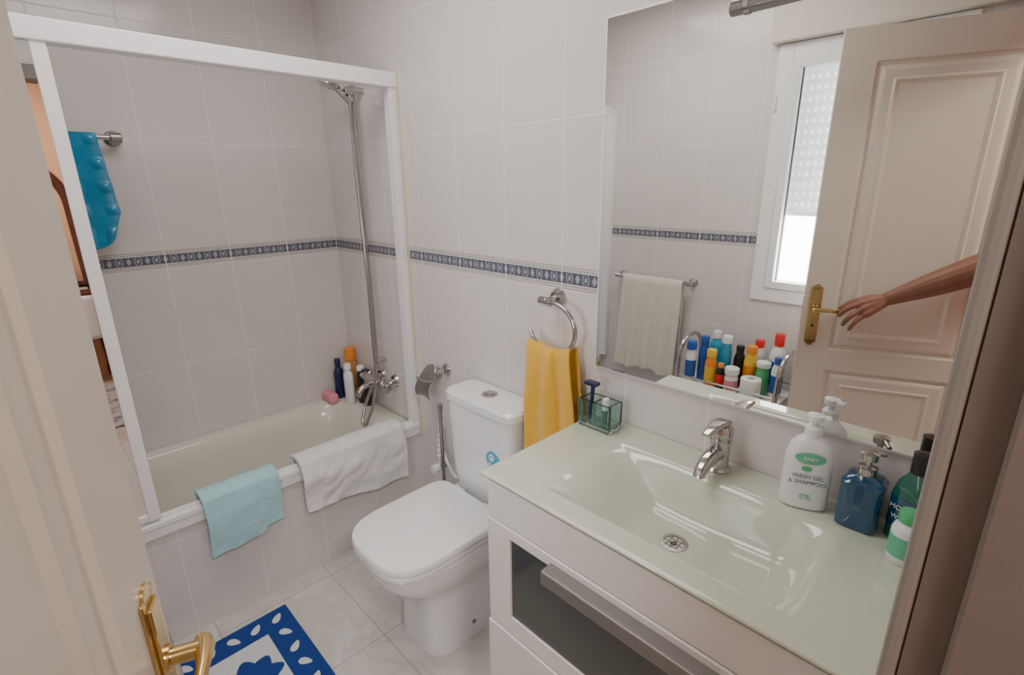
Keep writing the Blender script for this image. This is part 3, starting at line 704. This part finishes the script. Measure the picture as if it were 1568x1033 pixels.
fing=[[(.172,.056,.040),(.150,.053,.020),(.134,.048,.002)],
      [(.163,.072,.018),(.144,.067,-.006),(.136,.056,-.024)],
      [(.172,.085,-.014),(.157,.078,-.040),(.154,.065,-.058)],
      [(.190,.092,-.034),(.179,.086,-.057),(.176,.075,-.074)]]
fr_=[.0100,.0102,.0096,.0085]
for i,f in enumerate(fing):
    k=kn[i];pts=[k+(W-k)*.35,k]+[DL(a,b,ZL+c) for a,b,c in f];r=fr_[i]
    arm.append(chain('finger%d'%i,pts,[r*1.4,r*1.30,r*1.08,r*1.0,r*.80]))
arm.append(chain('thumb',[W+(kn[0]-W)*.25,DL(.240,.038,ZL+.038),DL(.200,.028,ZL+.024),DL(.165,.028,ZL+.004)],[.020,.0160,.0130,.0100]))
a=joinm('arm_and_hand',arm)
a.data.materials.clear();a.data.materials.append(M['skin'])
rm=a.modifiers.new('r','REMESH');rm.mode='VOXEL';rm.voxel_size=.0022;rm.use_smooth_shade=True
sm=a.modifiers.new('sm','SMOOTH');sm.factor=.5;sm.iterations=4
sl=chain('sleeve',[DL(.66,.14,1.325),DL(.74,.14,1.40),DL(.84,.14,1.49),DL(.90,.14,1.52)],[.066,.068,.074,.08]);sl.data.materials.clear();sl.data.materials.append(M['sleeve'])
group('person_arm',[a,sl])
# ------------------------------------------------------------------ rug
rx0,rx1,ry0,ry1=.75,1.27,-1.35,-.73
rp=[box('base',(rx0,ry0,.001),(rx1,ry1,.010),'navy',.004),box('inner',(rx0+.10,ry0+.10,.008),(rx1-.10,ry1-.10,.0112),'rugw',.001)]
def leaf(name,x,y,a,l,w,m,z=.0105):
    vs=[(x,y,z+.0012)];n=24
    for i in range(n):
        t=2*math.pi*i/n;u=l*math.cos(t);v=w*math.sin(t)*(1-.35*math.cos(t))
        vs.append((x+u*math.cos(a)-v*math.sin(a),y+u*math.sin(a)+v*math.cos(a),z))
    return mk(name,vs,[(0,1+i,1+(i+1)%n) for i in range(n)],m)
nx=6
for i in range(nx):
    x=rx0+.05+i*(rx1-rx0-.10)/(nx-1)
    for y in(ry1-.05,ry0+.05):rp.append(leaf('leaf',x,y,.7 if i%2 else 2.4,.024,.013,'rugw'))
for i in range(1,7):
    y=ry0+.05+i*(ry1-ry0-.10)/7
    for x in(rx0+.05,rx1-.05):rp.append(leaf('leaf',x,y,.7 if i%2 else 2.4,.024,.013,'rugw'))
for cx_,cy_ in((1.01,-.935),(1.01,-1.145)):
    for i in range(8):
        a_=i*2*math.pi/8;rp.append(leaf('petal',cx_+.055*math.cos(a_),cy_+.055*math.sin(a_),a_,.045,.034,'navy',.0118))
    rp.append(leaf('core',cx_,cy_,0,.045,.045,'navy',.0121))
group('bath_rug',rp)
# ------------------------------------------------------------------ lights
group('added_fill_lamp',[lathe('base',[(.001,0),(.14,0),(.14,-.02),(.001,-.022)],'alu',40,(1.25,-.75,ZC)),lathe('diffuser',[(.13,-.02),(.12,-.05),(.07,-.07),(.001,-.075)],'fillglow',40,(1.25,-.75,ZC))])  # unseen fixture, added to carry the ceiling fill light
def area(name,loc,rot,sx,sy,pw,col=(1,1,1)):
    l=bpy.data.lights.new(name,'AREA');l.shape='RECTANGLE';l.size=sx;l.size_y=sy;l.energy=pw;l.color=col
    o=link(bpy.data.objects.new(name,l));o.location=loc;o.rotation_euler=rot;return o
area('added_ceiling_fill',(1.30,-.75,ZC-.085),(0,0,0),.9,.7,13.5,(1,.96,.91))  # added fill from above, softens contrast in the room
area('window_daylight',((WX0+WX1)/2,YS-.35,1.6),(math.radians(90),0,0),.9,1.3,60,(.95,.98,1))
area('added_hall_fill',(3.4,-1.2,ZC-.05),(0,0,0),.5,.5,32,(1,.95,.88))  # unseen light added as hall fill, brightens the reflection in the screen panel
w=bpy.data.worlds.new('w');bpy.context.scene.world=w;w.use_nodes=True
w.node_tree.nodes['Background'].inputs[0].default_value=(.90,.94,1,1);w.node_tree.nodes['Background'].inputs[1].default_value=1.4
# ------------------------------------------------------------------ camera
yaw,pitch,roll=.7726,.2912,.0134
Fv=Vector((-math.cos(yaw)*math.cos(pitch),math.sin(yaw)*math.cos(pitch),-math.sin(pitch)))
Rv=Fv.cross(Vector((0,0,1))).normalized();Dv=Fv.cross(Rv)
R2=Rv*math.cos(roll)+Dv*math.sin(roll);D2=-Rv*math.sin(roll)+Dv*math.cos(roll)
cam=bpy.data.cameras.new('camera');cam.sensor_width=36;cam.lens=785.1/1568*36;cam.clip_start=.02
co=link(bpy.data.objects.new('camera',cam))
U=-D2;B=-Fv
co.matrix_world=Matrix(((R2.x,U.x,B.x,2.5202),(R2.y,U.y,B.y,-1.2133),(R2.z,U.z,B.z,1.5497),(0,0,0,1)))
bpy.context.scene.camera=co
